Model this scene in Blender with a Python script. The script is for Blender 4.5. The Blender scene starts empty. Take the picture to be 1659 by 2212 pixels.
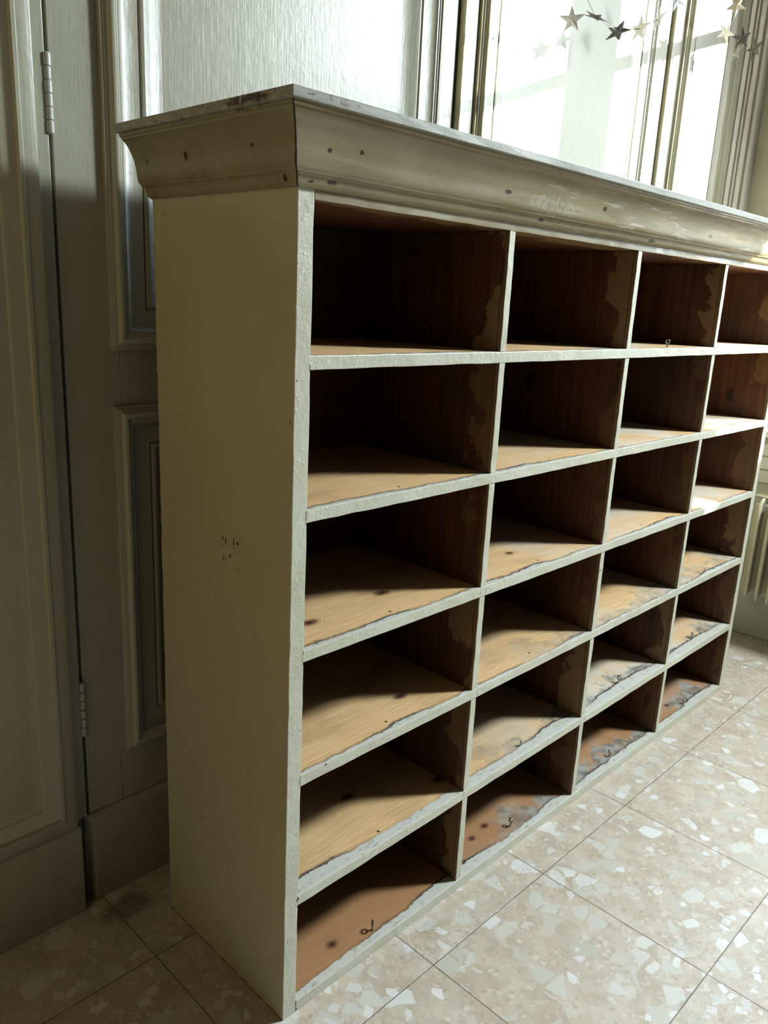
import bpy, bmesh, math, random
from mathutils import Vector, Matrix
random.seed(7)
SC = bpy.context.scene
COL = SC.collection

# ------------------------------------------------------------------ node helper
class NG:
    def __init__(s, name):
        s.m = bpy.data.materials.new(name); s.m.use_nodes = True
        s.t = s.m.node_tree; s.t.nodes.clear()
        s.out = s.t.nodes.new('ShaderNodeOutputMaterial')
        s.b = s.t.nodes.new('ShaderNodeBsdfPrincipled')
        s.t.links.new(s.b.outputs[0], s.out.inputs[0])
        s.geo = s.t.nodes.new('ShaderNodeNewGeometry')
        s.P = s.geo.outputs['Position']; s.N = s.geo.outputs['Normal']
        s._sep = None
    def link(s, a, inp):
        if isinstance(a, bpy.types.NodeSocket): s.t.links.new(a, inp)
        else:
            try: inp.default_value = a
            except Exception: inp.default_value = (a, a, a)
    def math(s, op, a, b=0.0, c=0.0, clamp=False):
        n = s.t.nodes.new('ShaderNodeMath'); n.operation = op; n.use_clamp = clamp
        s.link(a, n.inputs[0]); s.link(b, n.inputs[1]); s.link(c, n.inputs[2]); return n.outputs[0]
    def xyz(s):
        if not s._sep:
            n = s.t.nodes.new('ShaderNodeSeparateXYZ'); s.link(s.P, n.inputs[0]); s._sep = n.outputs
        return s._sep
    def sepn(s):
        n = s.t.nodes.new('ShaderNodeSeparateXYZ'); s.link(s.N, n.inputs[0]); return n.outputs
    def vec(s, x, y, z):
        n = s.t.nodes.new('ShaderNodeCombineXYZ')
        for i, v in enumerate((x, y, z)): s.link(v, n.inputs[i])
        return n.outputs[0]
    def vm(s, op, a, b=(0, 0, 0)):
        n = s.t.nodes.new('ShaderNodeVectorMath'); n.operation = op
        s.link(a, n.inputs[0]); s.link(b, n.inputs[1])
        return n.outputs['Value'] if op in ('LENGTH', 'DISTANCE', 'DOT_PRODUCT') else n.outputs[0]
    def noise(s, vec=None, scale=5.0, detail=3.0, rough=.5, dist=0.0, sc=None, color=False):
        v = vec if vec is not None else s.P
        if sc is not None: v = s.vm('MULTIPLY', v, sc)
        n = s.t.nodes.new('ShaderNodeTexNoise')
        s.link(v, n.inputs['Vector']); n.inputs['Scale'].default_value = scale
        n.inputs['Detail'].default_value = detail; n.inputs['Roughness'].default_value = rough
        n.inputs['Distortion'].default_value = dist
        return n.outputs['Color'] if color else n.outputs[0]
    def voro(s, vec, scale, feature='F1', rnd=1.0):
        n = s.t.nodes.new('ShaderNodeTexVoronoi'); n.feature = feature
        s.link(vec, n.inputs['Vector']); n.inputs['Scale'].default_value = scale
        n.inputs['Randomness'].default_value = rnd
        return n
    def ss(s, v, lo, hi, a=0.0, b=1.0):
        n = s.t.nodes.new('ShaderNodeMapRange'); n.interpolation_type = 'SMOOTHSTEP'
        s.link(v, n.inputs[0]); s.link(lo, n.inputs[1]); s.link(hi, n.inputs[2])
        n.inputs[3].default_value = a; n.inputs[4].default_value = b
        return n.outputs[0]
    def mix(s, f, a, b, mode='MIX'):
        n = s.t.nodes.new('ShaderNodeMix'); n.data_type = 'RGBA'; n.blend_type = mode
        s.link(f, n.inputs['Factor'])
        for v, i in ((a, 6), (b, 7)):
            if not isinstance(v, bpy.types.NodeSocket): v = tuple(v) + (1,) if len(v) == 3 else v
            s.link(v, n.inputs[i])
        return n.outputs[2]
    def spot(s, c, r, warp=0.0, soft=.15):
        """mask around a world point c with radii r (1 inside)"""
        v = s.P
        if warp:
            nz = s.noise(scale=160.0, detail=2, color=True)
            v = s.vm('ADD', v, s.vm('MULTIPLY', s.vm('SUBTRACT', nz, (.5, .5, .5)), (warp, warp, warp)))
        d = s.vm('LENGTH', s.vm('DIVIDE', s.vm('SUBTRACT', v, c), r))
        return d, s.ss(d, 1 - soft, 1 + soft, 1.0, 0.0)
    def bump(s, h, strength=.5, dist=.001, normal=None):
        n = s.t.nodes.new('ShaderNodeBump'); s.link(h, n.inputs['Height'])
        n.inputs['Strength'].default_value = strength; n.inputs['Distance'].default_value = dist
        if normal is not None: s.link(normal, n.inputs['Normal'])
        return n.outputs[0]
    def done(s, color, rough=.5, normal=None, metal=0.0, spec=.5):
        s.link(color if isinstance(color, bpy.types.NodeSocket) else tuple(color) + (1,), s.b.inputs['Base Color'])
        s.link(rough, s.b.inputs['Roughness']); s.link(metal, s.b.inputs['Metallic'])
        s.b.inputs['Specular IOR Level'].default_value = spec
        if normal is not None: s.link(normal, s.b.inputs['Normal'])
        return s.m

PAINT = (.50, .48, .36)
DARKCHIP = (.030, .018, .010)

def brush_bump(g, lump=.5, brush=.5, axis='z'):
    sc = {'z': (260, 260, 14), 'x': (14, 260, 260)}[axis]
    h1 = g.noise(sc=sc, scale=1.0, detail=3)
    h2 = g.noise(scale=34.0, detail=4, rough=.62)
    n1 = g.bump(h1, brush, .0006)
    return g.bump(h2, lump, .0022, n1)

def mat_door():
    g = NG('door_paint')
    c = g.mix(g.ss(g.noise(scale=2.3, detail=4), .35, .7), (.365, .348, .245), (.41, .392, .28))
    dirt = g.ss(g.noise(scale=55, detail=5, rough=.7), .70, .76)
    c = g.mix(g.math('MULTIPLY', dirt, .35), c, (.16, .11, .06))
    return g.done(c, .36, brush_bump(g, .35, .5), spec=.5)

def mat_side():
    g = NG('cabinet_side_paint')
    x, y, z = g.xyz()
    c = g.mix(g.ss(g.noise(scale=3, detail=4), .35, .7), (.45, .405, .26), (.49, .445, .295))
    # small knocks
    k = g.ss(g.noise(sc=(70, 70, 45), scale=1.0, detail=2), .755, .775)
    c = g.mix(g.math('MULTIPLY', k, .8), c, (.12, .075, .04))
    # worn back edge and bottom edge
    e = g.math('ADD', y, g.math('MULTIPLY', g.noise(scale=48, detail=4), .009))
    c = g.mix(g.ss(e, .3945, .3965), c, DARKCHIP)
    e = g.math('SUBTRACT', z, g.math('MULTIPLY', g.noise(scale=40, detail=4), .012))
    c = g.mix(g.ss(e, -.0015, -.0035), c, (.09, .045, .02))
    e = g.math('ADD', y, g.math('MULTIPLY', g.noise(scale=60, detail=4), .006))
    c = g.mix(g.math('MULTIPLY', g.ss(e, .0020, .0010), 0.9), c, (.16, .07, .03))
    # marks of a removed fitting: screw holes and paint rims
    for (yy, zz, ry, rz) in ((.1862, .8994, .0020, .0034), (.1778, .8962, .0019, .0050), (.1540, .9000, .0017, .0072),
                             (.1431, .8995, .0024, .0036), (.1845, .8628, .0020, .0026), (.1650, .8716, .0018, .0030)):
        d, m = g.spot((0, yy, zz), (1, ry, rz), .0006); c = g.mix(m, c, (.035, .018, .010))
    for (yy, zz, ry, rz, lo) in ((.1845, .8985, .0085, .0150, None), (.1455, .8975, .0100, .0150, None),
                                 (.1835, .8580, .0080, .0105, None), (.1423, .8625, .0085, .0115, 1)):
        d, m = g.spot((0, yy, zz), (1, ry, rz), .0014)
        ring = g.math('MULTIPLY', g.ss(d, .86, .93), g.ss(d, 1.09, 1.0))
        if lo: ring = g.math('MULTIPLY', ring, g.ss(z, .862, .852))
        c = g.mix(g.math('MULTIPLY', ring, .8 if lo else .42), c, (.19, .13, .06))
    return g.done(c, .26, brush_bump(g, .20, .45), spec=.6)

def mat_front():
    g = NG('cabinet_front_paint')
    x, y, z = g.xyz()
    c = g.mix(g.ss(g.noise(scale=9, detail=5), .3, .7), (.62, .605, .465), (.70, .685, .54))
    k = g.ss(g.noise(scale=75, detail=4, rough=.7), .69, .72)
    c = g.mix(g.math('MULTIPLY', k, .55), c, (.20, .15, .09))
    k = g.ss(g.noise(sc=(50, 50, 50), scale=1.0, detail=5), .715, .735)
    c = g.mix(k, c, (.07, .045, .025))
    # open joints where the boards are housed into the uprights
    zm = 0.0
    for zz in (.2611, .5089, .7440, .9854, 1.2249):
        t = g.math('MULTIPLY', g.ss(z, zz - .0265, zz - .0240), g.ss(z, zz + .0005, zz - .0015)); zm = g.math('MAXIMUM', zm, t)
    xm = g.ss(g.math('ABSOLUTE', g.math('SUBTRACT', x, .0296)), .0011, .0005)
    for xx in (.5066, .5252, 1.0013, 1.0199, 1.4959, 1.5145):
        xm = g.math('MAXIMUM', xm, g.math('MULTIPLY', g.ss(g.math('ABSOLUTE', g.math('SUBTRACT', x, xx)), .0012, .0005), g.ss(g.noise(scale=14, detail=1), .5, .6)))
    c = g.mix(g.math('MULTIPLY', g.math('MULTIPLY', zm, xm), g.ss(g.noise(scale=45, detail=3), .42, .52)), c, (.05, .04, .03))
    h3 = g.voro(g.P, 95.0).outputs['Distance']
    n1 = g.bump(g.ss(h3, .12, .2, 1, 0), .5, .0010)
    n2 = g.bump(g.noise(sc=(60, 60, 60), scale=1, detail=5, rough=.65), .75, .0022, n1)
    return g.done(c, .36, n2, spec=.5)

def mat_cornice():
    g = NG('cornice_paint')
    x, y, z = g.xyz()
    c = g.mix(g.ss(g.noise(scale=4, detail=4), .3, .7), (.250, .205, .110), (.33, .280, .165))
    # long brushed streaks, tan wear and painted-in warm reflections on the front run
    st = g.noise(sc=(3.2, 42, 46), scale=1.0, detail=6, rough=.72)
    right = g.ss(x, .35, 1.5)
    m = g.math('MULTIPLY', g.ss(st, .52, .60), right)
    c = g.mix(g.math('MULTIPLY', m, .75), c, (.50, .33, .16))
    m = g.math('MULTIPLY', g.ss(g.noise(sc=(5, 70, 60), scale=1.0, detail=6, rough=.75), .58, .62), g.ss(x, .3, .7))
    c = g.mix(g.math('MULTIPLY', m, .6), c, (.64, .62, .53))
    d, m = g.spot((.60, -.035, 1.497), (.085, .05, .016), .03, .25)
    c = g.mix(g.math('MULTIPLY', m, g.ss(g.noise(scale=150, detail=3), .42, .55, 0, .45)), c, (.56, .53, .42))
    k = g.ss(g.noise(scale=60, detail=5, rough=.7), .72, .745)
    c = g.mix(g.math('MULTIPLY', k, .35), c, (.13, .08, .04))
    # dark seams where mouldings meet and chips on the arris of the corner
    cr = g.math('ADD', g.math('ABSOLUTE', g.math('SUBTRACT', x, y)), g.math('MULTIPLY', g.noise(scale=70, detail=4), -.003))
    c = g.mix(g.math('MULTIPLY', g.ss(cr, .0008, .0), g.ss(y, .01, .0)), c, DARKCHIP)
    for p, r in (((-.030, .351, 1.512), (.02, .0035, .0035)), ((-.034, .2355, 1.5108), (.02, .0058, .0068)),
                 ((-.038, .0639, 1.5126), (.02, .0035, .0035)), ((-.015, .0135, 1.469), (.02, .004, .005)),
                 ((.030, -.033, 1.507), (.0042, .02, .003)), ((.090, -.034, 1.513), (.004, .02, .003)),
                 ((.448, -.03, 1.5033), (.010, .02, .004)), ((.777, -.03, 1.5089), (.008, .02, .005)),
                 ((.0129, -.018, 1.4660), (.006, .02, .0022)), ((.052, -.016, 1.4690), (.010, .02, .0026)),
                 ((1.03, -.015, 1.468), (.016, .02, .004)), ((1.30, -.03, 1.500), (.012, .02, .004)),
                 ((.58, -.015, 1.470), (.010, .02, .003))):
        d, m = g.spot(p, r, .004, .2); c = g.mix(m, c, (.045, .022, .010))
    for p, r in (((-.03, .254, 1.4845), (.02, .008, .006)), ((-.03, .229, 1.4837), (.02, .009, .006)),
                 ((-.03, .198, 1.485), (.02, .009, .007))):
        d, m = g.spot(p, r, .006, .2)
        c = g.mix(g.math('MULTIPLY', g.ss(d, .5, .85), g.math('MULTIPLY', m, .6)), c, (.13, .09, .05))
    d, m = g.spot((-.066, .035, 1.556), (.02, .045, .0075), .012, .2)
    c = g.mix(g.math('MULTIPLY', m, g.ss(g.noise(scale=60, detail=4), .38, .45)), c, (.05, .025, .012))
    rough = g.ss(g.noise(sc=(6, 60, 60), scale=1.0, detail=5), .35, .65, .22, .42)
    n = g.bump(g.noise(sc=(14, 14, 160), scale=1, detail=4, rough=.6), .35, .0008)
    n = g.bump(g.noise(scale=22, detail=3, rough=.5), .13, .0022, n)
    return g.done(c, rough, n, spec=.6)

def mat_slab():
    g = NG('top_board_paint')
    x, y, z = g.xyz()
    c = g.mix(g.ss(g.noise(sc=(6, 40, 90), scale=1, detail=5), .35, .65), (.25, .24, .18), (.34, .33, .265))
    k = g.ss(g.noise(sc=(85, 85, 110), scale=1, detail=4, rough=.65), .60, .64)
    left = g.ss(x, .2, -.03)
    c = g.mix(g.math('MULTIPLY', k, g.math('MULTIPLY_ADD', left, .65, .25)), c, (.09, .055, .03))
    d, m = g.spot((-.06, .03, 1.560), (.03, .05, .006), .012, .2)
    c = g.mix(g.math('MULTIPLY', m, g.ss(g.noise(scale=60, detail=4), .42, .5)), c, (.05, .025, .012))
    n = g.bump(g.noise(sc=(30, 60, 90), scale=1, detail=5, rough=.65), .4, .001)
    return g.done(c, .42, n, spec=.45)

def mat_pine():
    """top faces of the boards: bare pine, paint lapping over the front edge"""
    g = NG('shelf_pine')
    x, y, z = g.xyz()
    zid = g.math('FLOOR', g.math('MULTIPLY', g.math('ADD', z, .02), 4.3))
    off = g.vec(g.math('MULTIPLY', zid, 3.7), g.math('MULTIPLY', zid, 1.3), 0.0)
    P = g.vm('ADD', g.vec(x, y, 0.0), off)
    warp = g.math('MULTIPLY', g.noise(P, scale=1.6, detail=2, sc=(1, 2, 1)), .13)
    yy = g.math('ADD', y, warp)
    wv = g.t.nodes.new('ShaderNodeTexWave'); wv.wave_type = 'BANDS'; wv.bands_direction = 'Y'
    g.link(g.vec(g.math('MULTIPLY', x, .3), g.math('ADD', yy, g.math('MULTIPLY', zid, .37)), 0.0), wv.inputs['Vector'])
    wv.inputs['Scale'].default_value = 42; wv.inputs['Distortion'].default_value = 3.2; wv.inputs['Detail'].default_value = 3
    wv.inputs['Detail Scale'].default_value = 1.0
    fine = g.noise(P, sc=(9, 420, 1), scale=1.0, detail=3)
    f = g.math('ADD', g.math('MULTIPLY', wv.outputs['Fac'], .08), g.math('MULTIPLY', fine, .92))
    wood = g.mix(g.ss(f, .2, .8), (.66, .38, .155), (.94, .66, .34))
    wood = g.mix(g.ss(g.noise(P, scale=5, detail=4, sc=(1, 2.4, 1)), .5, .75, 0, .6), wood, (.46, .27, .12))
    # the lowest board is redder
    wood = g.mix(g.ss(z, .12, .05, 0, .75), wood, (.36, .155, .060))
    # greyer, whitewashed towards the far columns
    gw = g.math('MULTIPLY', g.ss(g.noise(P, scale=3.2, detail=5, rough=.6), .40, .62), g.ss(x, .45, 1.1, 0, .75))
    gw = g.math('MULTIPLY', gw, g.ss(z, .03, .3, .35, 1))
    wood = g.mix(gw, wood, (.74, .70, .58))
    # knots
    for p, r in (((.1141, .0849, .744), (.020, .011, .02)), ((.1724, .0558, .0247), (.013, .010, .02)),
                 ((.7163, .0808, .0247), (.014, .009, .02)), ((.6536, .0717, .0247), (.012, .008, .02)),
                 ((.325, .11, .744), (.020, .012, .02)), ((.7498, .1048, .744), (.012, .008, .02)),
                 ((.37, .085, .509), (.018, .010, .02)), ((1.62, .075, .509), (.035, .028, .02)),
                 ((.50, .07, .261), (.015, .010, .02)), ((1.70, .06, .0247), (.013, .009, .02)), ((.30, .16, .261), (.016, .010, .02))):
        d, m = g.spot(p, r, .006, .4)
        rings = g.math('MULTIPLY', g.math('SINE', g.math('MULTIPLY', d, 16.0)), g.ss(d, 3.2, 1.0, 0, .5))
        wood = g.mix(g.math('MAXIMUM', rings, 0.0), wood, (.30, .155, .06))
        wood = g.mix(g.math('MULTIPLY', m, .85), wood, (.13, .04, .016))
        _, m2 = g.spot(p, tuple(a * .35 for a in r), .003, .4)
        wood = g.mix(m2, wood, (.03, .012, .008))
    # hairline checks
    ck = g.ss(g.noise(P, sc=(22, 300, 1), scale=1, detail=2), .74, .78)
    wood = g.mix(g.math('MULTIPLY', ck, .6), wood, (.12, .055, .02))
    # grey stain patches near the front on the lower and right-hand boards
    rgt = g.math('MULTIPLY', g.ss(x, .5, .95), g.ss(z, .62, .42))
    e = g.math('SUBTRACT', y, g.math('MULTIPLY', g.ss(g.noise(P, scale=6.5, detail=5, rough=.65), .32, .68), .115))
    st = g.math('MULTIPLY', g.math('MULTIPLY', g.ss(e, .010, -.014), g.ss(g.noise(P, scale=22, detail=5, rough=.7), .30, .55)), rgt)
    wood = g.mix(g.math('MULTIPLY', st, .85), wood, g.mix(g.ss(g.noise(scale=30, detail=5), .4, .6), (.17, .175, .155), (.40, .42, .39)))
    # dark grime line beside the paint lap
    n1 = g.noise(P, scale=9, detail=6, rough=.62)
    n2 = g.noise(P, scale=3.1, detail=2)
    lap = g.math('ADD', g.math('MULTIPLY', n1, .026), g.math('MULTIPLY', g.ss(n2, .40, .7), .013))
    low = g.math('ADD', g.ss(z, .40, .26, 0, .018), g.ss(z, .20, .05, 0, -.006))
    lap = g.math('ADD', lap, g.math('MULTIPLY', g.math('SUBTRACT', g.noise(P, scale=48, detail=5, rough=.7), .5), .016))
    edge = g.math('SUBTRACT', y, g.math('ADD', g.math('SUBTRACT', lap, .0075), low))
    wood = g.mix(g.math('MULTIPLY', g.ss(edge, .0100, .0010), g.ss(n2, .38, .6, .15, 1)), wood, (.055, .045, .040))
    pc = g.mix(g.ss(g.noise(sc=(60, 120, 60), scale=1, detail=4), .55, .68), (.66, .65, .56), (.50, .46, .36))
    col = g.mix(g.ss(edge, .0008, -.0008), wood, pc)
    # screw holes in the middle of each bay
    for cx in (.27, .762, 1.262, 1.76):
        for zz in (.261, .509, .744, .985):
            if zz == .261 and cx > 1: continue
            d, m = g.spot((cx + .003 * math.sin(zz * 40 + cx), .031, zz), (.0030, .0030, .03), .001, .2)
            col = g.mix(m, col, (.015, .010, .008))
    rough = g.mix(g.ss(edge, .001, -.001), (.62,) * 3, (.40,) * 3)
    n = g.bump(fine, .2, .0003)
    n = g.bump(g.ss(edge, .002, -.002), .6, .0012, n)
    return g.done(col, rough, n, spec=.35)

def mat_dark(name, axis):
    """stained inner faces of dividers, back and undersides"""
    g = NG(name)
    x, y, z = g.xyz()
    sc = {'z': (90, 90, 3.5), 'x': (3.5, 90, 90)}[axis]
    cell = g.vec(g.math('FLOOR', g.math('MULTIPLY', x, 2.0)), 0.0, g.math('FLOOR', g.math('MULTIPLY', z, 4.15)))
    v = g.vm('ADD', g.P, g.vm('MULTIPLY', cell, (1.7, 0, 2.3)))
    f = g.noise(v, sc=sc, scale=1.0, detail=4)
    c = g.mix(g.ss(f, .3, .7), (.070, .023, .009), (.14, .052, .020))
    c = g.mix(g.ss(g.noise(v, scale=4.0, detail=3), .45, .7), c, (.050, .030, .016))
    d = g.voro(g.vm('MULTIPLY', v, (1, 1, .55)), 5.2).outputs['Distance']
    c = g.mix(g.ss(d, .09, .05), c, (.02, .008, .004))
    # scraped / painted strip near the front edge
    n = g.noise(v, scale=7.0, detail=6, rough=.65)
    e = g.math('SUBTRACT', y, g.math('MULTIPLY', g.ss(n, .36, .64), .075))
    amt = g.ss(g.noise(cell, scale=3.1, detail=0), .35, .62, .25, 1)
    c = g.mix(g.math('MULTIPLY', g.ss(e, .006, .002), g.math('MULTIPLY', amt, .8)), c, (.30, .185, .085))
    e = g.math('SUBTRACT', y, g.math('MULTIPLY', n, .016))
    c = g.mix(g.ss(e, .004, .003), c, (.22, .14, .065))
    c = g.mix(g.math('MULTIPLY', g.ss(e, .0045, .0035), g.ss(e, .002, .003)), c, (.02, .012, .008))
    return g.done(c, .5, g.bump(f, .3, .0006), spec=.4)

def mat_floor():
    g = NG('marble_tile')
    x, y, z = g.xyz()
    T = .4; X0 = .3071; Y0 = -.1062
    u = g.math('DIVIDE', g.math('SUBTRACT', x, X0), T); v = g.math('DIVIDE', g.math('SUBTRACT', y, Y0), T)
    iu = g.math('FLOOR', u); iv = g.math('FLOOR', v)
    fu = g.math('ABSOLUTE', g.math('SUBTRACT', g.math('SUBTRACT', u, iu), .5))
    fv = g.math('ABSOLUTE', g.math('SUBTRACT', g.math('SUBTRACT', v, iv), .5))
    off = g.vec(g.math('MULTIPLY', iu, 3.31), g.math('MULTIPLY', iv, 5.17), g.math('ADD', iu, g.math('MULTIPLY', iv, 1.7)))
    base = g.vm('ADD', g.P, off)
    wz = g.vm('MULTIPLY', g.vm('SUBTRACT', g.noise(base, scale=28, detail=2, color=True), (.5, .5, .5)), (.014, .014, 0))
    P = g.vm('ADD', base, wz)
    c = g.mix(g.ss(g.noise(base, scale=13, detail=6, rough=.7), .32, .66), (.52, .43, .31), (.67, .58, .45))
    # three sizes of angular chips
    for scale, th, bd, ca, cb in ((34., .70, .05, (.56, .49, .37), (.67, .61, .49)), (95., .66, .06, (.50, .41, .28), (.74, .67, .54)),
                                  (24., .80, .045, (.58, .54, .43), (.68, .65, .56)), (21., .90, .05, (.70, .67, .58), (.82, .80, .73)),
                                  (46., .93, .06, (.74, .72, .65), (.84, .83, .77))):
        Pv = g.vm('ADD', P, (scale * .13, scale * .07, scale * .011))
        v1 = g.voro(Pv, scale); v2 = g.voro(Pv, scale, 'DISTANCE_TO_EDGE')
        s = g.t.nodes.new('ShaderNodeSeparateColor'); g.link(v1.outputs['Color'], s.inputs[0])
        m = g.math('MULTIPLY', g.ss(s.outputs[0], th, th + .02), g.ss(v2.outputs['Distance'], bd, bd + .035))
        c = g.mix(g.math('MULTIPLY', m, .92), c, g.mix(s.outputs[1], ca, cb))
    # brown veins and pits
    vn = g.noise(base, scale=30, detail=7, rough=.72, dist=1.6)
    vein = g.ss(g.math('ABSOLUTE', g.math('SUBTRACT', vn, .5)), .012, .0)
    c = g.mix(g.math('MULTIPLY', vein, g.ss(g.noise(base, scale=9, detail=3), .48, .62)), c, (.30, .20, .10))
    sp = g.ss(g.noise(base, scale=110, detail=4, rough=.65), .66, .72)
    c = g.mix(g.math('MULTIPLY', sp, .7), c, (.27, .19, .11))
    d, m = g.spot((-.07, .455, 0), (.055, .035, 1), .05, .3)
    c = g.mix(g.math('MULTIPLY', m, .7), c, (.17, .15, .11))
    # joints
    fm = g.math('MAXIMUM', fu, fv)
    w = g.math('MULTIPLY_ADD', g.noise(scale=20, detail=4), .0035, .4955)
    j = g.ss(g.math('SUBTRACT', fm, w), -.0006, .0010)
    c = g.mix(g.math('MULTIPLY', j, .9), c, (.10, .085, .065))
    nr = g.bump(g.math('SUBTRACT', 1.0, j), .5, .001)
    nr = g.bump(g.noise(scale=60, detail=3), .06, .001, nr)
    return g.done(c, g.ss(g.noise(base, scale=18, detail=4), .3, .7, .30, .45), nr, spec=.5)

def mat_plain(name, col, rough=.5, var=.06, metal=0.0, bump=.2):
    g = NG(name)
    a = tuple(v * (1 - var) for v in col); b = tuple(min(1, v * (1 + var)) for v in col)
    c = g.mix(g.ss(g.noise(scale=3, detail=5), .3, .7), a, b)
    return g.done(c, rough, g.bump(g.noise(scale=50, detail=4), bump, .001), metal)

def mat_glass():
    m = bpy.data.materials.new('window_glass'); m.use_nodes = True; t = m.node_tree; t.nodes.clear()
    o = t.nodes.new('ShaderNodeOutputMaterial'); mx = t.nodes.new('ShaderNodeMixShader')
    tr = t.nodes.new('ShaderNodeBsdfTransparent'); gl = t.nodes.new('ShaderNodeBsdfGlossy'); fr = t.nodes.new('ShaderNodeFresnel')
    gl.inputs['Roughness'].default_value = .02; fr.inputs['IOR'].default_value = 1.35
    tr.inputs['Color'].default_value = (.96, .98, .97, 1)
    t.links.new(fr.outputs[0], mx.inputs[0]); t.links.new(tr.outputs[0], mx.inputs[1]); t.links.new(gl.outputs[0], mx.inputs[2])
    t.links.new(mx.outputs[0], o.inputs[0]); return m

M = dict(door=mat_door(), side=mat_side(), front=mat_front(), cornice=mat_cornice(), slab=mat_slab(), pine=mat_pine(),
         darkz=mat_dark('divider_stain', 'z'), darkx=mat_dark('board_underside', 'x'), floor=mat_floor(),
         wall=mat_plain('wall_cream', (.74, .71, .58), .6), room=mat_plain('wall_umber', (.035, .028, .018), .7), ochre=mat_plain('wall_bounce_ochre', (.78, .52, .22), .6),
         ceil=mat_plain('ceiling_brown', (.06, .05, .035), .8), rad=mat_plain('radiator_enamel', (.86, .80, .56), .32, bump=.08),
         white=mat_plain('window_paint', (.85, .84, .78), .4), metal=mat_plain('screw_metal', (.30, .29, .27), .3, metal=1.0),
         hinge=mat_plain('hinge_paint', (.46, .45, .38), .3, bump=.5), star=mat_plain('star_foil', (.42, .43, .44), .32, metal=.9, bump=.05),
         stard=mat_plain('star_foil_shaded', (.045, .043, .045), .35, bump=.05), starp=mat_plain('star_foil_bright', (.86, .89, .93), .45, bump=.05), starg=mat_plain('star_grey', (.20, .21, .22), .3, bump=.05), starb=mat_plain('star_card', (.62, .53, .38), .45, bump=.05), string=mat_plain('string', (.10, .09, .08), .7),  # dark and pale stars: silver foil with its reflections painted into the colour
         dark=mat_plain('gap_dark', (.03, .025, .018), .9), ext=mat_plain('facade', (.42, .38, .33), .9), glass=mat_glass())

# ------------------------------------------------------------------ mesh helpers
def build(name, bm, mats, parent=None, smooth=False, bevel=0.0, segs=2, kind=None, label=None):
    if not isinstance(mats, (list, tuple)): mats = [mats]
    bmesh.ops.remove_doubles(bm, verts=bm.verts, dist=1e-6)
    bmesh.ops.recalc_face_normals(bm, faces=bm.faces)
    me = bpy.data.meshes.new(name); bm.to_mesh(me); bm.free()
    for m in mats: me.materials.append(m)
    if smooth:
        for p in me.polygons: p.use_smooth = True
        try: me.set_sharp_from_angle(angle=math.radians(38))
        except Exception: pass
    o = bpy.data.objects.new(name, me); COL.objects.link(o)
    if parent: o.parent = parent; o.matrix_parent_inverse = Matrix.Translation(-parent.location)
    if bevel:
        b = o.modifiers.new('bevel', 'BEVEL'); b.width = bevel; b.segments = segs; b.limit_method = 'ANGLE'; b.angle_limit = math.radians(50)
    if kind: o['kind'] = kind
    if label: o['label'] = label
    return o

def empty(name, loc, label=None, cat=None, kind=None):
    o = bpy.data.objects.new(name, None); COL.objects.link(o); o.location = loc; o.empty_display_size = .1
    if label: o['label'] = label
    if cat: o['category'] = cat
    if kind: o['kind'] = kind
    return o

def jbox(bm, x0, x1, y0, y1, z0, z1, axis='x', seg=.03, jit=0.0, mat=None):
    """box cut into rings along an axis so its arrises can waver; mat(normal)->slot"""
    A = {'x': 0, 'y': 1, 'z': 2}[axis]; lo = (x0, y0, z0); hi = (x1, y1, z1)
    n = max(1, int(round((hi[A] - lo[A]) / seg))) if jit else 1
    B, C = [i for i in range(3) if i != A]
    rings = []
    for k in range(n + 1):
        t = lo[A] + (hi[A] - lo[A]) * k / n; r = []
        for (b, c) in ((lo[B], lo[C]), (hi[B], lo[C]), (hi[B], hi[C]), (lo[B], hi[C])):
            p = [0, 0, 0]; p[A] = t; p[B] = b + random.uniform(-jit, jit); p[C] = c + random.uniform(-jit, jit)
            r.append(bm.verts.new(p))
        rings.append(r)
    fs = []
    for k in range(n):
        for i in range(4):
            fs.append(bm.faces.new((rings[k][i], rings[k][(i + 1) % 4], rings[k + 1][(i + 1) % 4], rings[k + 1][i])))
    fs.append(bm.faces.new(rings[0][::-1])); fs.append(bm.faces.new(rings[-1]))
    bmesh.ops.recalc_face_normals(bm, faces=fs)
    if mat:
        for f in fs: f.normal_update(); f.material_index = mat(f.normal)
    return fs

def box(bm, *a, **k): return jbox(bm, *a, **k)

def rect_mould(bm, x0, x1, z0, z1, yb, prof):
    """profile (d inward, h proud towards -Y) swept round a rectangle, mitred"""
    R = []
    for d, h in prof:
        R.append([bm.verts.new(p) for p in ((x0 + d, yb - h, z0 + d), (x1 - d, yb - h, z0 + d), (x1 - d, yb - h, z1 - d), (x0 + d, yb - h, z1 - d))])
    for a, b in zip(R, R[1:]):
        for i in range(4): bm.faces.new((a[i], a[(i + 1) % 4], b[(i + 1) % 4], b[i]))

def tube(bm, pts, r, n=8):
    rings = []
    for i, p in enumerate(pts):
        p = Vector(p); a = Vector(pts[max(0, i - 1)]); b = Vector(pts[min(len(pts) - 1, i + 1)])
        d = (b - a).normalized(); u = d.orthogonal().normalized()
        if rings: 
            u = (lastu - d * lastu.dot(d)).normalized()
        lastu = u; w = d.cross(u)
        rr = r[i] if isinstance(r, (list, tuple)) else r
        rings.append([bm.verts.new(p + (u * math.cos(2 * math.pi * k / n) + w * math.sin(2 * math.pi * k / n)) * rr) for k in range(n)])
    for a, b in zip(rings, rings[1:]):
        for k in range(n): bm.faces.new((a[k], a[(k + 1) % n], b[(k + 1) % n], b[k]))
    bm.faces.new(rings[0][::-1]); bm.faces.new(rings[-1])

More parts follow.
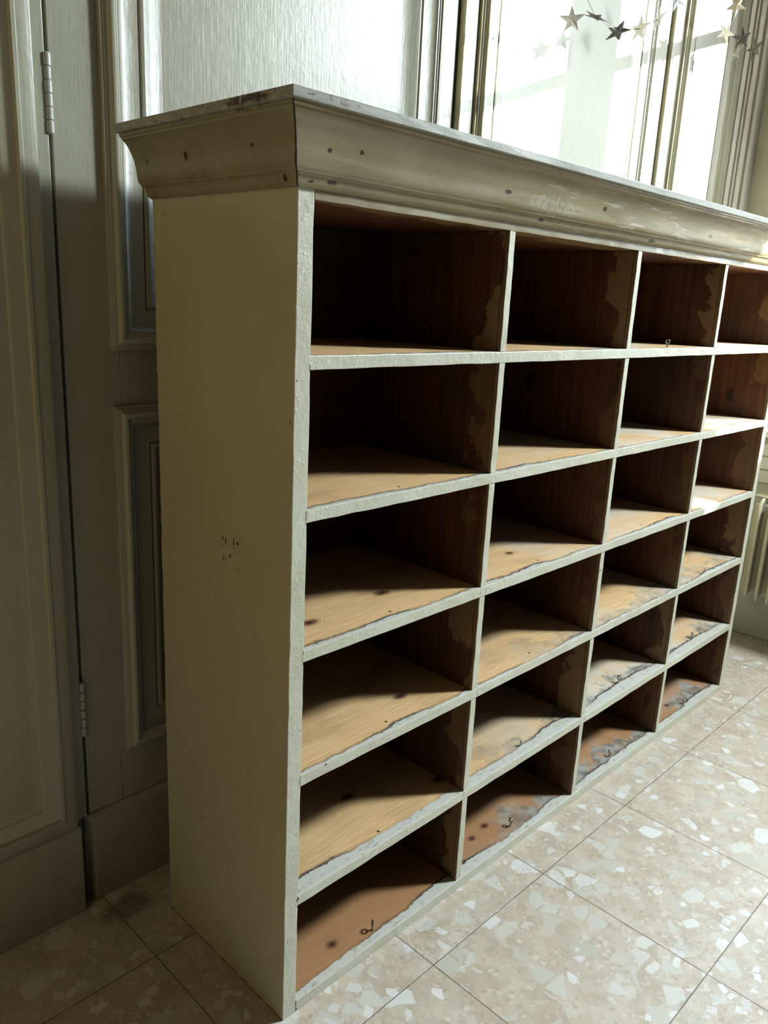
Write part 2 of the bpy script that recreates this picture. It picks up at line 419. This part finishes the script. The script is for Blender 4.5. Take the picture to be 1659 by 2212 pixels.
# ------------------------------------------------------------------ camera
R_ = Vector((.70060428, -.71194654, .04780973)); U_ = Vector((.15272735, .21506934, .96458257)); F_ = Vector((.69701363, .66848883, -.25941221))
cam = bpy.data.cameras.new('camera'); co = bpy.data.objects.new('camera', cam); COL.objects.link(co)
mt = Matrix((R_, U_, -F_)).transposed().to_4x4(); mt.translation = Vector((-.7629, -.9286, 1.31514)); co.matrix_world = mt
cam.sensor_fit = 'HORIZONTAL'; cam.sensor_width = 36; cam.lens = 1725.7 / 1659 * 36; cam.clip_start = .01
SC.camera = co

# ------------------------------------------------------------------ the room
XL, XR, YF, YB, ZC = -2.6, 2.78, -3.4, .545, 3.3
bm = bmesh.new(); box(bm, XL - .2, XR + .12, YF - .2, YB + .2, -.1, 0); build('floor', bm, M['floor'], kind='structure')
bm = bmesh.new(); box(bm, XL - .2, XR + .12, YF - .2, YB + .2, ZC, ZC + .1); build('ceiling', bm, M['ceil'], kind='structure')
bm = bmesh.new(); box(bm, XL - .2, XR + .12, YB, YB + .2, 0, ZC); build('wall_back', bm, M['door'], kind='structure')
bm = bmesh.new(); box(bm, XL - .2, XR + .12, YF - .2, YF, 0, ZC); build('wall_front', bm, M['room'], kind='structure')
bm = bmesh.new(); box(bm, XL - .2, XL, YF, -.75, 0, ZC, mat=lambda n: 1); box(bm, XL - .2, -1.55, -.75, YB, 0, ZC, mat=lambda n: 0 if n.x > .5 else 1)
build('wall_left_bounce', bm, [M['ochre'], M['room']], kind='structure')  # nearer ochre return added to bounce warm light onto the cabinet side

WY0, WY1, WZ0, WZ1 = -1.02, .33, .90, 3.1       # window bay in the right wall
bm = bmesh.new()
box(bm, XR, XR + .12, YF, -1.56, 0, ZC); box(bm, XR, XR + .12, -1.10, WY0, 0, ZC); box(bm, XR, XR + .12, WY1, YB, 0, ZC)
box(bm, XR, XR + .12, -1.56, -1.10, 0, 2.05); box(bm, XR, XR + .12, -1.56, -1.10, 3.12, ZC)
box(bm, XR, XR + .12, WY0, WY1, 0, WZ0); box(bm, XR, XR + .12, WY0, WY1, WZ1, ZC)
build('wall_right', bm, M['wall'], kind='structure')
# panelled apron under the window with its bench-like sill
bm = bmesh.new(); box(bm, 2.61, XR, WY0 - .1, YB, 0, .845)
build('trim_1', bm, M['wall'], kind='structure', bevel=.003)
bm = bmesh.new()
for z in (.66, .715, .77): box(bm, 2.603, 2.612, WY0 - .1, YB, z, z + .048)
build('trim_2', bm, M['white'], kind='structure', bevel=.002)
bm = bmesh.new(); box(bm, 2.57, XR + .1, WY0 - .12, .40, .845, .875)
sill = build('trim_3', bm, M['white'], kind='structure', bevel=.006)
# window: two casements with a mullion
win = empty('window_1', (2.88, -.35, WZ0), kind='structure')
FX0, FX1 = 2.85, 2.895
MU0, MU1 = -.474, -.306; S0, S1 = -.894, .198; ZB, ZT = 1.139, 3.02
bm = bmesh.new()
box(bm, FX0, FX1, WY0, S0, WZ0 - .02, WZ1); box(bm, FX0, FX1, S1, WY1, WZ0 - .02, WZ1)
box(bm, FX0, FX1, S0, S1, WZ0 - .02, ZB); box(bm, FX0, FX1, S0, S1, ZT, WZ1)
build('window_frame', bm, M['white'], win, bevel=.004)
bm = bmesh.new(); box(bm, FX0 - .01, FX1, MU0, MU1, ZB, ZT); build('mullion', bm, M['white'], win, bevel=.004)
for a, b in ((S0, MU0), (MU1, S1)):
    bm = bmesh.new(); box(bm, FX0 + .01, FX1 - .01, a, b, 2.435, 2.479); build('glazing_bar', bm, M['white'], win, bevel=.003)
    bm = bmesh.new(); box(bm, 2.872, 2.875, a, b, ZB, ZT); build('pane', bm, M['glass'], win)

win2 = empty('window_2', (2.88, -1.33, 2.05), kind='structure')
bm = bmesh.new(); box(bm, FX0, FX1, -1.56, -1.52, 2.05, 3.12); box(bm, FX0, FX1, -1.14, -1.10, 2.05, 3.12)
box(bm, FX0, FX1, -1.52, -1.14, 2.05, 2.09); box(bm, FX0, FX1, -1.52, -1.14, 3.08, 3.12)
build('window_frame', bm, M['white'], win2)
bm = bmesh.new(); box(bm, 2.872, 2.875, -1.52, -1.14, 2.09, 3.08); build('pane', bm, M['glass'], win2)
bm = bmesh.new(); box(bm, 2.905, 2.908, -1.60, -1.06, 2.02, 3.15); build('sun_blocker', bm, M['white'], win2)  # unseen opaque sheet added to keep direct sun out of this window
# ------------------------------------------------------------------ back wall of panelled doors
SURF = .53
def xa(X): return X + (SURF - .52) * (X + .763) / 1.449
MOULD = [(0, 0), (0, .007), (.003, .009), (.005, .009), (.006, .013), (.010, .014), (.012, .019), (.017, .022), (.022, .0215), (.025, .018),
         (.027, .018), (.030, .0155), (.033, .0155), (.038, .011), (.048, .0075), (.062, .0055), (.074, .0055), (.076, .0015), (.079, .0015),
         (.081, .005), (.086, .0065), (.091, .004), (.100, -.002), (.112, -.007), (.124, -.010), (.132, -.011), (.132, -.016)]
def door(name, x0, x1, ys, panels, parentkind='structure', zbot=.215, seam=None, mats=None, prof=MOULD):
    d = empty(name, ((x0 + x1) / 2, ys, zbot), kind='structure')
    bm = bmesh.new(); yb = YB
    px0, px1 = panels[0][0] + .02, panels[0][1] - .02
    box(bm, x0, px0, ys, yb, zbot, 3.05); box(bm, px1, x1, ys, yb, zbot, 3.05)
    zs = [zbot] + [v for p in panels for v in (p[2] + .02, p[3] - .02)] + [3.05]
    for i in range(0, len(zs), 2):
        if zs[i + 1] > zs[i] + .001: box(bm, px0, px1, ys + .0006, yb, zs[i], zs[i + 1])
    build('door_leaf', bm, M['door'], d, bevel=.0015)
    for p in panels:
        w = prof[-1][0]; bm = bmesh.new()
        box(bm, p[0] + .02, p[1] - .02, ys - prof[-2][1], yb - .0005, p[2] + .02, p[3] - .02)
        build('panel', bm, M['door'], d)
        bm = bmesh.new(); rect_mould(bm, *p, ys, prof); build('panel_molding', bm, M['door'], d, smooth=True)
    return d
LEAF = [(0, .004), (.002, .010), (.006, .012), (.026, .012), (.029, .016), (.035, .016), (.038, .010), (.050, .006), (.060, .004), (.064, .002), (.066, -.001), (.070, -.0015), (.078, -.0025), (.078, -.006)]
door('door_1', -1.25, -.143, .512, [(-1.22, -.145, .213, 2.9)], prof=LEAF)
bm = bmesh.new(); box(bm, -.1425, -.1165, .524, YB, .215, 3.05); build('trim_4', bm, M['door'], kind='structure', bevel=.002)
d2 = door('door_2', xa(-.113), xa(.925), SURF, [(xa(-.024), xa(.866), .335, 1.085), (xa(-.024), xa(.866), 1.193, 2.9)])
door('door_3', xa(.935), 1.998, SURF - .016, [(1.000, 1.902, .335, 1.085), (1.000, 1.902, 1.193, 2.9)])
door('door_4', 2.012, 2.585, SURF - .026, [(2.085, 2.50, .335, 1.085), (2.085, 2.50, 1.193, 2.9)])
bm = bmesh.new()
for x0, x1, y in ((2.60, 2.64, .505), (2.64, 2.655, .497), (2.655, 2.70, .489), (2.70, 2.78, .478)): box(bm, x0, x1, y, YB, 0, ZC)
build('trim_5', bm, M['wall'], kind='structure', bevel=.004)
# grooves of the stile joints on door 2
bm = bmesh.new(); box(bm, xa(-.0375), xa(-.0367), SURF - .0002, SURF + .003, .216, .334)
build('joint', bm, M['dark'], d2)
for z0, z1 in ((1.5567, 1.6813), (.407, .528)):
    bm = bmesh.new(); n = 6; L = (z1 - z0) / n
    for k in range(n):
        r = .0062 + random.uniform(-.0004, .0004)
        tube(bm, [(-.1135, .5245, z0 + k * L + .0008), (-.1135, .5245, z0 + (k + 1) * L - .0008)], r, 14)
    tube(bm, [(-.1135, .5245, z0 - .001), (-.1135, .5245, z1 + .001)], .0042, 10)
    build('hinge', bm, M['hinge'], d2, smooth=True, bevel=.0006)
# baseboards
def base(name, x0, x1, y0, z1, ch, chx=0):
    bm = bmesh.new()
    pr = [(YB, 0), (y0, 0), (y0, z1 - ch), (y0 + ch * .7, z1), (YB, z1)]
    a = [bm.verts.new((x0 + (chx if i in (1, 2) else 0), p[0], p[1])) for i, p in enumerate(pr)]
    b = [bm.verts.new((x1, p[0], p[1])) for p in pr]
    for i in range(5): bm.faces.new((a[i], a[(i + 1) % 5], b[(i + 1) % 5], b[i]))
    bm.faces.new(a[::-1]); bm.faces.new(b)
    return build(name, bm, M['door'], kind='structure', bevel=.003)
base('baseboard_left', XL, -.137, .505, .212, .006)
base('baseboard_back', -.121, xa(.925), .519, .214, .014, .016)
base('baseboard_right', xa(.935), 2.60, .500, .214, .014)

# ------------------------------------------------------------------ the shelf unit
S, CW, DV = .0305, .47613, .0185
W = 2 * S + 4 * CW + 3 * DV; DEP = .3924
ZS = [0.0247, .2611, .5089, .7440, .9854, 1.2249]; TH = .0211; ZTOP = 1.4445; HB = 1.4585
unit = empty('shelf_unit', (W / 2, DEP / 2, 0), 'long waist-high cream painted pigeonhole shelf unit with cornice, freestanding on marble floor', 'shelves')
SLOT = [M['front'], M['pine'], M['darkx'], M['side'], M['darkz']]
def mshelf(n): return 0 if n.y < -.5 else (1 if n.z > .5 else 2)
# side panels (front edge front-paint, outer face side-paint, inner face stained)
for k, (x0, x1) in enumerate(((0, S), (W - S, W))):
    out = -1 if k == 0 else 1
    bm = bmesh.new()
    jbox(bm, x0, x1, 0, DEP, .0, HB + .09, axis='z', seg=.028, jit=.0005, mat=lambda n, o=out: 0 if n.y < -.5 else (3 if n.x * o > .5 else 4))
    build('side_panel', bm, SLOT, unit, bevel=.0012)
shelves = []
for i, z in enumerate(ZS):
    zb = 0.0 if i == 0 else z - TH
    bm = bmesh.new(); xx0, xx1 = (S - .004, W - S + .004) if i else (S + .0005, W - S - .0005)
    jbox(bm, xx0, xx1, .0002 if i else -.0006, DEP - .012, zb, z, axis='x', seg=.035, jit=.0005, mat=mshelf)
    shelves.append(build('shelf' if i else 'bottom_shelf', bm, SLOT, unit, bevel=.0012))
# dividers: one upright between each pair of shelves
for c in range(1, 4):
    x0 = S + c * CW + (c - 1) * DV
    for i, z in enumerate(ZS):
        top = (ZS[i + 1] - TH) if i < 5 else ZTOP
        bm = bmesh.new(); o = random.uniform(-.0006, .0006); sk = random.uniform(.0010, .0030)
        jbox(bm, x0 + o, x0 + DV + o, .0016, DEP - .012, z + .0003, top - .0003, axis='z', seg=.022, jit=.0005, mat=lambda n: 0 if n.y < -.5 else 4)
        build('divider', bm, SLOT, unit, bevel=.0010)
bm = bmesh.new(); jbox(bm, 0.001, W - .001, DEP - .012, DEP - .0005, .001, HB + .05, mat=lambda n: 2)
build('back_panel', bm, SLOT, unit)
bm = bmesh.new(); jbox(bm, S + .0003, W - S - .0003, .0004, DEP - .012, ZTOP, HB + .085, axis='x', seg=.035, jit=.0004, mat=lambda n: 0 if n.y < -.5 else 2)
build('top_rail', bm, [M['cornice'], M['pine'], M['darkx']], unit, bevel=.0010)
# dark notches above each divider
# cornice
PRO = [(.0005, 1.4582), (.0035, 1.4590), (.0075, 1.4612), (.0108, 1.4650), (.0128, 1.4700), (.0134, 1.4738), (.0150, 1.4758), (.0205, 1.4766),
       (.0212, 1.4786), (.0236, 1.4806), (.0262, 1.4838), (.0276, 1.4890), (.0286, 1.4960), (.0298, 1.5040), (.0316, 1.5120), (.0345, 1.5195), (.0385, 1.5275),
       (.0432, 1.5350), (.0485, 1.5410), (.0525, 1.5440), (.0545, 1.5448), (.0552, 1.5478), (.0575, 1.5488), (.0585, 1.5505), (.0588, 1.5530), (.0005, 1.5530)]
def run(name, path, prof, mat, segs, jit=.00035):
    """path: two (corner xy, outward mitre dir) ends; sections interpolated"""
    (p0, d0), (p1, d1) = path; bm = bmesh.new(); rings = []
    for k in range(segs + 1):
        t = k / segs; r = []
        for o, z in prof:
            a = Vector((p0[0] + d0[0] * o, p0[1] + d0[1] * o)); b = Vector((p1[0] + d1[0] * o, p1[1] + d1[1] * o))
            q = a.lerp(b, t); j = random.uniform(-jit, jit) if 0 < k < segs else 0
            r.append(bm.verts.new((q.x, q.y, z + j)))
        rings.append(r)
    n = len(prof)
    for a, b in zip(rings, rings[1:]):
        for i in range(n): bm.faces.new((a[i], a[(i + 1) % n], b[(i + 1) % n], b[i]))
    bm.faces.new(rings[0][::-1]); bm.faces.new(rings[-1])
    return build(name, bm, mat, unit, smooth=True)
G = .0004
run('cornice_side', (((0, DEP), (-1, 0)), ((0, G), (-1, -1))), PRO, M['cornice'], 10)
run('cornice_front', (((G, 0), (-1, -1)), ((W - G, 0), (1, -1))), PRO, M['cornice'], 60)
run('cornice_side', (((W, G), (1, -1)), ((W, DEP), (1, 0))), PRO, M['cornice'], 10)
o = .0668
bm = bmesh.new(); jbox(bm, -o, W + o, -o, DEP, 1.5530, 1.5672, axis='x', seg=.05, jit=.0003)
build('top_board', bm, M['slab'], unit, bevel=.0016)
# screw eyes left in the boards
def screw_eye(x, y, z, sh, s=1.0, ang=.5):
    bm = bmesh.new(); s *= 1.3; h = .011 * s; r = .0040 * s
    tube(bm, [(x, y, z - .002), (x, y, z + h - r)], .0016 * s, 8)
    pts = []
    for k in range(13):
        a = -math.pi / 2 + 2 * math.pi * k / 12 * .93
        pts.append((x + math.cos(a) * r * math.cos(ang), y + math.cos(a) * r * math.sin(ang), z + h + math.sin(a) * r))
    tube(bm, pts, .0014 * s, 8)
    e = build('screw_eye', bm, M['metal'], sh, smooth=True)
    e.matrix_parent_inverse = Matrix.Translation(-(unit.location))
    e.matrix_parent_inverse = Matrix.Identity(4)
for x, y, i, s, a in ((.2608, .0271, 0, 1.15, .9), (.7665, .0361, 0, 1.1, 1.3), (1.2591, .0301, 0, 1, 1.2), (1.754, .028, 0, .8, .5),
                      (1.27, .030, 5, 1, 1.5), (1.2677, .0366, 1, 1.1, 1.4), (1.7655, .0381, 1, 1, .7), (.7622, .0278, 1, .7, .4)):
    screw_eye(x, y, ZS[i], shelves[i], s, a)

# ------------------------------------------------------------------ radiator
rad = empty('radiator', (2.53, -.30, .12), 'cream ribbed column radiator under the window beyond the far end of the shelf unit', 'radiator')
bm = bmesh.new(); box(bm, 2.545, 2.572, -.86, .168, .205, .585); build('panel', bm, M['rad'], rad, bevel=.006)
for k in range(23):
    y = .134 - k * .0438
    if y < -.85: break
    bm = bmesh.new()
    pts = [(2.5, y, .196), (2.4985, y, .215), (2.498, y, .30), (2.498, y, .50), (2.500, y, .560), (2.507, y, .590), (2.522, y, .606), (2.56, y, .612)]
    tube(bm, pts, [.0035, .0072, .0078, .0078, .0078, .0078, .0075, .006], 10)
    vs = [[bm.verts.new((x, y + s * .003, z)) for (x, z) in ((2.50, .212), (2.55, .212), (2.55, .606), (2.512, .596), (2.50, .56))] for s in (-1, 1)]
    bm.faces.new(vs[0]); bm.faces.new(vs[1][::-1])
    for i in range(5): bm.faces.new((vs[0][i], vs[1][i], vs[1][(i + 1) % 5], vs[0][(i + 1) % 5]))
    build('fin', bm, M['rad'], rad, smooth=True)
bm = bmesh.new()
for x in (2.535, 2.56, 2.585): tube(bm, [(x, .172, .618), (x, -.86, .618)], .0035, 8)
build('top_grille', bm, M['rad'], rad, smooth=True)
for y in (.12, -.80):
    bm = bmesh.new(); box(bm, 2.572, 2.609, y - .012, y + .012, .26, .52); build('bracket', bm, M['rad'], rad)

bm = bmesh.new(); tube(bm, [(2.56, -.845, .23), (2.56, -.88, .22), (2.56, -.89, .19), (2.56, -.89, -.004)], .009, 10); build('pipe', bm, M['rad'], rad, smooth=True)
# ------------------------------------------------------------------ star garland
gar = empty('star_garland', (1.8, .36, 2.2), 'garland of small silver foil stars with reflections painted dark or pale on a thin string before the panelled doors', 'garland')
def star(loc, ang, tilt, R, mat):
    """flat five-pointed star; ang = direction of its long axis, tilt = how far it turns edge-on"""
    a, t = math.radians(ang), math.radians(tilt); loc = Vector(loc)
    u = R_ * math.cos(a) + U_ * math.sin(a); mi = -R_ * math.sin(a) + U_ * math.cos(a)
    view = (loc - Vector((-.763, -.929, 1.315))).normalized()
    n = (-view * math.cos(t) + mi * math.sin(t)).normalized(); u = (u - n * u.dot(n)).normalized(); w = n.cross(u)
    bm = bmesh.new(); fr, bk = [], []
    for k in range(10):
        th = math.pi * k / 5; r = R * random.uniform(.94, 1.06) if k % 2 == 0 else R * .40
        bend = random.uniform(-.005, .005) if k % 2 == 0 else 0
        p = loc + u * math.cos(th) * r + w * math.sin(th) * r + n * bend
        fr.append(bm.verts.new(p + n * .0003)); bk.append(bm.verts.new(p - n * .0003))
    cf = bm.verts.new(loc + n * .003); cb = bm.verts.new(loc + n * .0024)
    for k in range(10):
        j = (k + 1) % 10
        bm.faces.new((cf, fr[k], fr[j])); bm.faces.new((cb, bk[j], bk[k])); bm.faces.new((fr[k], bk[k], bk[j], fr[j]))
    build('foil_star', bm, M[mat], gar)
for a in [((1.1806, .36, 2.0187), 165, 30, .034, 'starp'), ((1.2917, .36, 2.0526), -21, 72, .036, 'stard'), ((1.4108, .36, 2.0472), 17, -68, .039, 'stard'),
          ((1.5261, .36, 2.0816), 62, 50, .038, 'starp'), ((1.6254, .36, 2.1293), 66, 62, .034, 'starp'), ((1.7269, .36, 2.2083), 270, 35, .034, 'starp'),
          ((2.1338, .36, 2.2952), -85, 25, .036, 'starb'), ((2.2096, .36, 2.2176), 72, 30, .036, 'stard'), ((2.150, .39, 2.225), 120, 62, .036, 'starp'),
          ((2.3287, .36, 2.2108), 80, 62, .040, 'stard'), ((2.286, .40, 2.195), 70, 74, .038, 'starg')]:
    star(*a)
bm = bmesh.new()
tube(bm, [(1.05, .36, 2.30), (1.2117, .36, 2.10), (1.2917, .36, 2.0526), (1.4108, .36, 2.0472), (1.5261, .36, 2.0816), (1.6254, .36, 2.1293), (1.7269, .36, 2.2083),
          (1.86, .36, 2.40), (1.99, .36, 2.45), (2.09, .36, 2.37), (2.1338, .36, 2.2952), (2.15, .38, 2.225), (2.2096, .36, 2.2176), (2.286, .38, 2.195), (2.3287, .36, 2.2108),
          (2.40, .40, 2.246), (2.52, .455, 2.29), (2.60, .483, 2.300), (2.615, .488, 2.275), (2.635, .488, 2.245), (2.64, .484, 2.215), (2.625, .484, 2.200)], .0011, 6)
build('string', bm, M['string'], gar, smooth=True)

# ------------------------------------------------------------------ light
w = bpy.data.worlds.new('sky'); SC.world = w; w.use_nodes = True; t = w.node_tree; t.nodes.clear()
wo = t.nodes.new('ShaderNodeOutputWorld'); bg = t.nodes.new('ShaderNodeBackground'); t.links.new(bg.outputs[0], wo.inputs[0])
tc = t.nodes.new('ShaderNodeTexCoord'); sp = t.nodes.new('ShaderNodeSeparateXYZ'); t.links.new(tc.outputs['Generated'], sp.inputs[0])
cr = t.nodes.new('ShaderNodeValToRGB'); mr = t.nodes.new('ShaderNodeMapRange')
t.links.new(sp.outputs[2], mr.inputs[0]); mr.inputs[1].default_value = -1; mr.inputs[2].default_value = 1
t.links.new(mr.outputs[0], cr.inputs[0]); t.links.new(cr.outputs[0], bg.inputs[0])
e = cr.color_ramp.elements; e[0].position = .47; e[0].color = (.42, .40, .34, 1); e[1].position = .52; e[1].color = (.78, .88, 1, 1)
x = e.new(.95); x.color = (.55, .72, 1, 1)
bg.inputs[1].default_value = 4.6
def portal(x, y0, y1, z0, z1):
    l = bpy.data.lights.new('window_portal', 'AREA'); l.shape = 'RECTANGLE'; l.size = z1 - z0; l.size_y = y1 - y0
    l.cycles.is_portal = True
    ob = bpy.data.objects.new('window_portal', l); COL.objects.link(ob); ob.location = (x, (y0 + y1) / 2, (z0 + z1) / 2)
    ob.rotation_euler = (0, math.radians(90), 0)     # -Z axis of the lamp looks to -X
    return ob
portal(2.91, WY0, WY1, WZ0, WZ1)
# soft daylight of the second window, whose direct sun an added sheet blocks
l = bpy.data.lights.new('window_daylight', 'AREA'); l.shape = 'RECTANGLE'; l.size = .90; l.size_y = .40; l.energy = 142; l.color = (.83, .935, 1)
ob = bpy.data.objects.new('window_daylight', l); COL.objects.link(ob); ob.location = (2.80, -1.33, 2.60); ob.rotation_euler = Vector((-.76, -.24, -.60)).to_track_quat('-Z', 'X').to_euler()
sd = Vector((-1, .70, -.348)).normalized()
l = bpy.data.lights.new('sun', 'SUN'); l.energy = 15; l.angle = math.radians(.53); l.color = (1, .96, .88)
so = bpy.data.objects.new('sun', l); COL.objects.link(so); so.rotation_euler = sd.to_track_quat('-Z', 'Y').to_euler(); so.location = (5, -2, 4)

SC.view_settings.view_transform = 'Standard'; SC.view_settings.look = 'None'; SC.view_settings.gamma = 1
SC.view_settings.use_curve_mapping = False; SC.view_settings.exposure = 0.97
SC.cycles.use_denoising = True
SC.cycles.max_bounces = 10; SC.cycles.diffuse_bounces = 1; SC.cycles.glossy_bounces = 4; SC.cycles.sample_clamp_indirect = 20
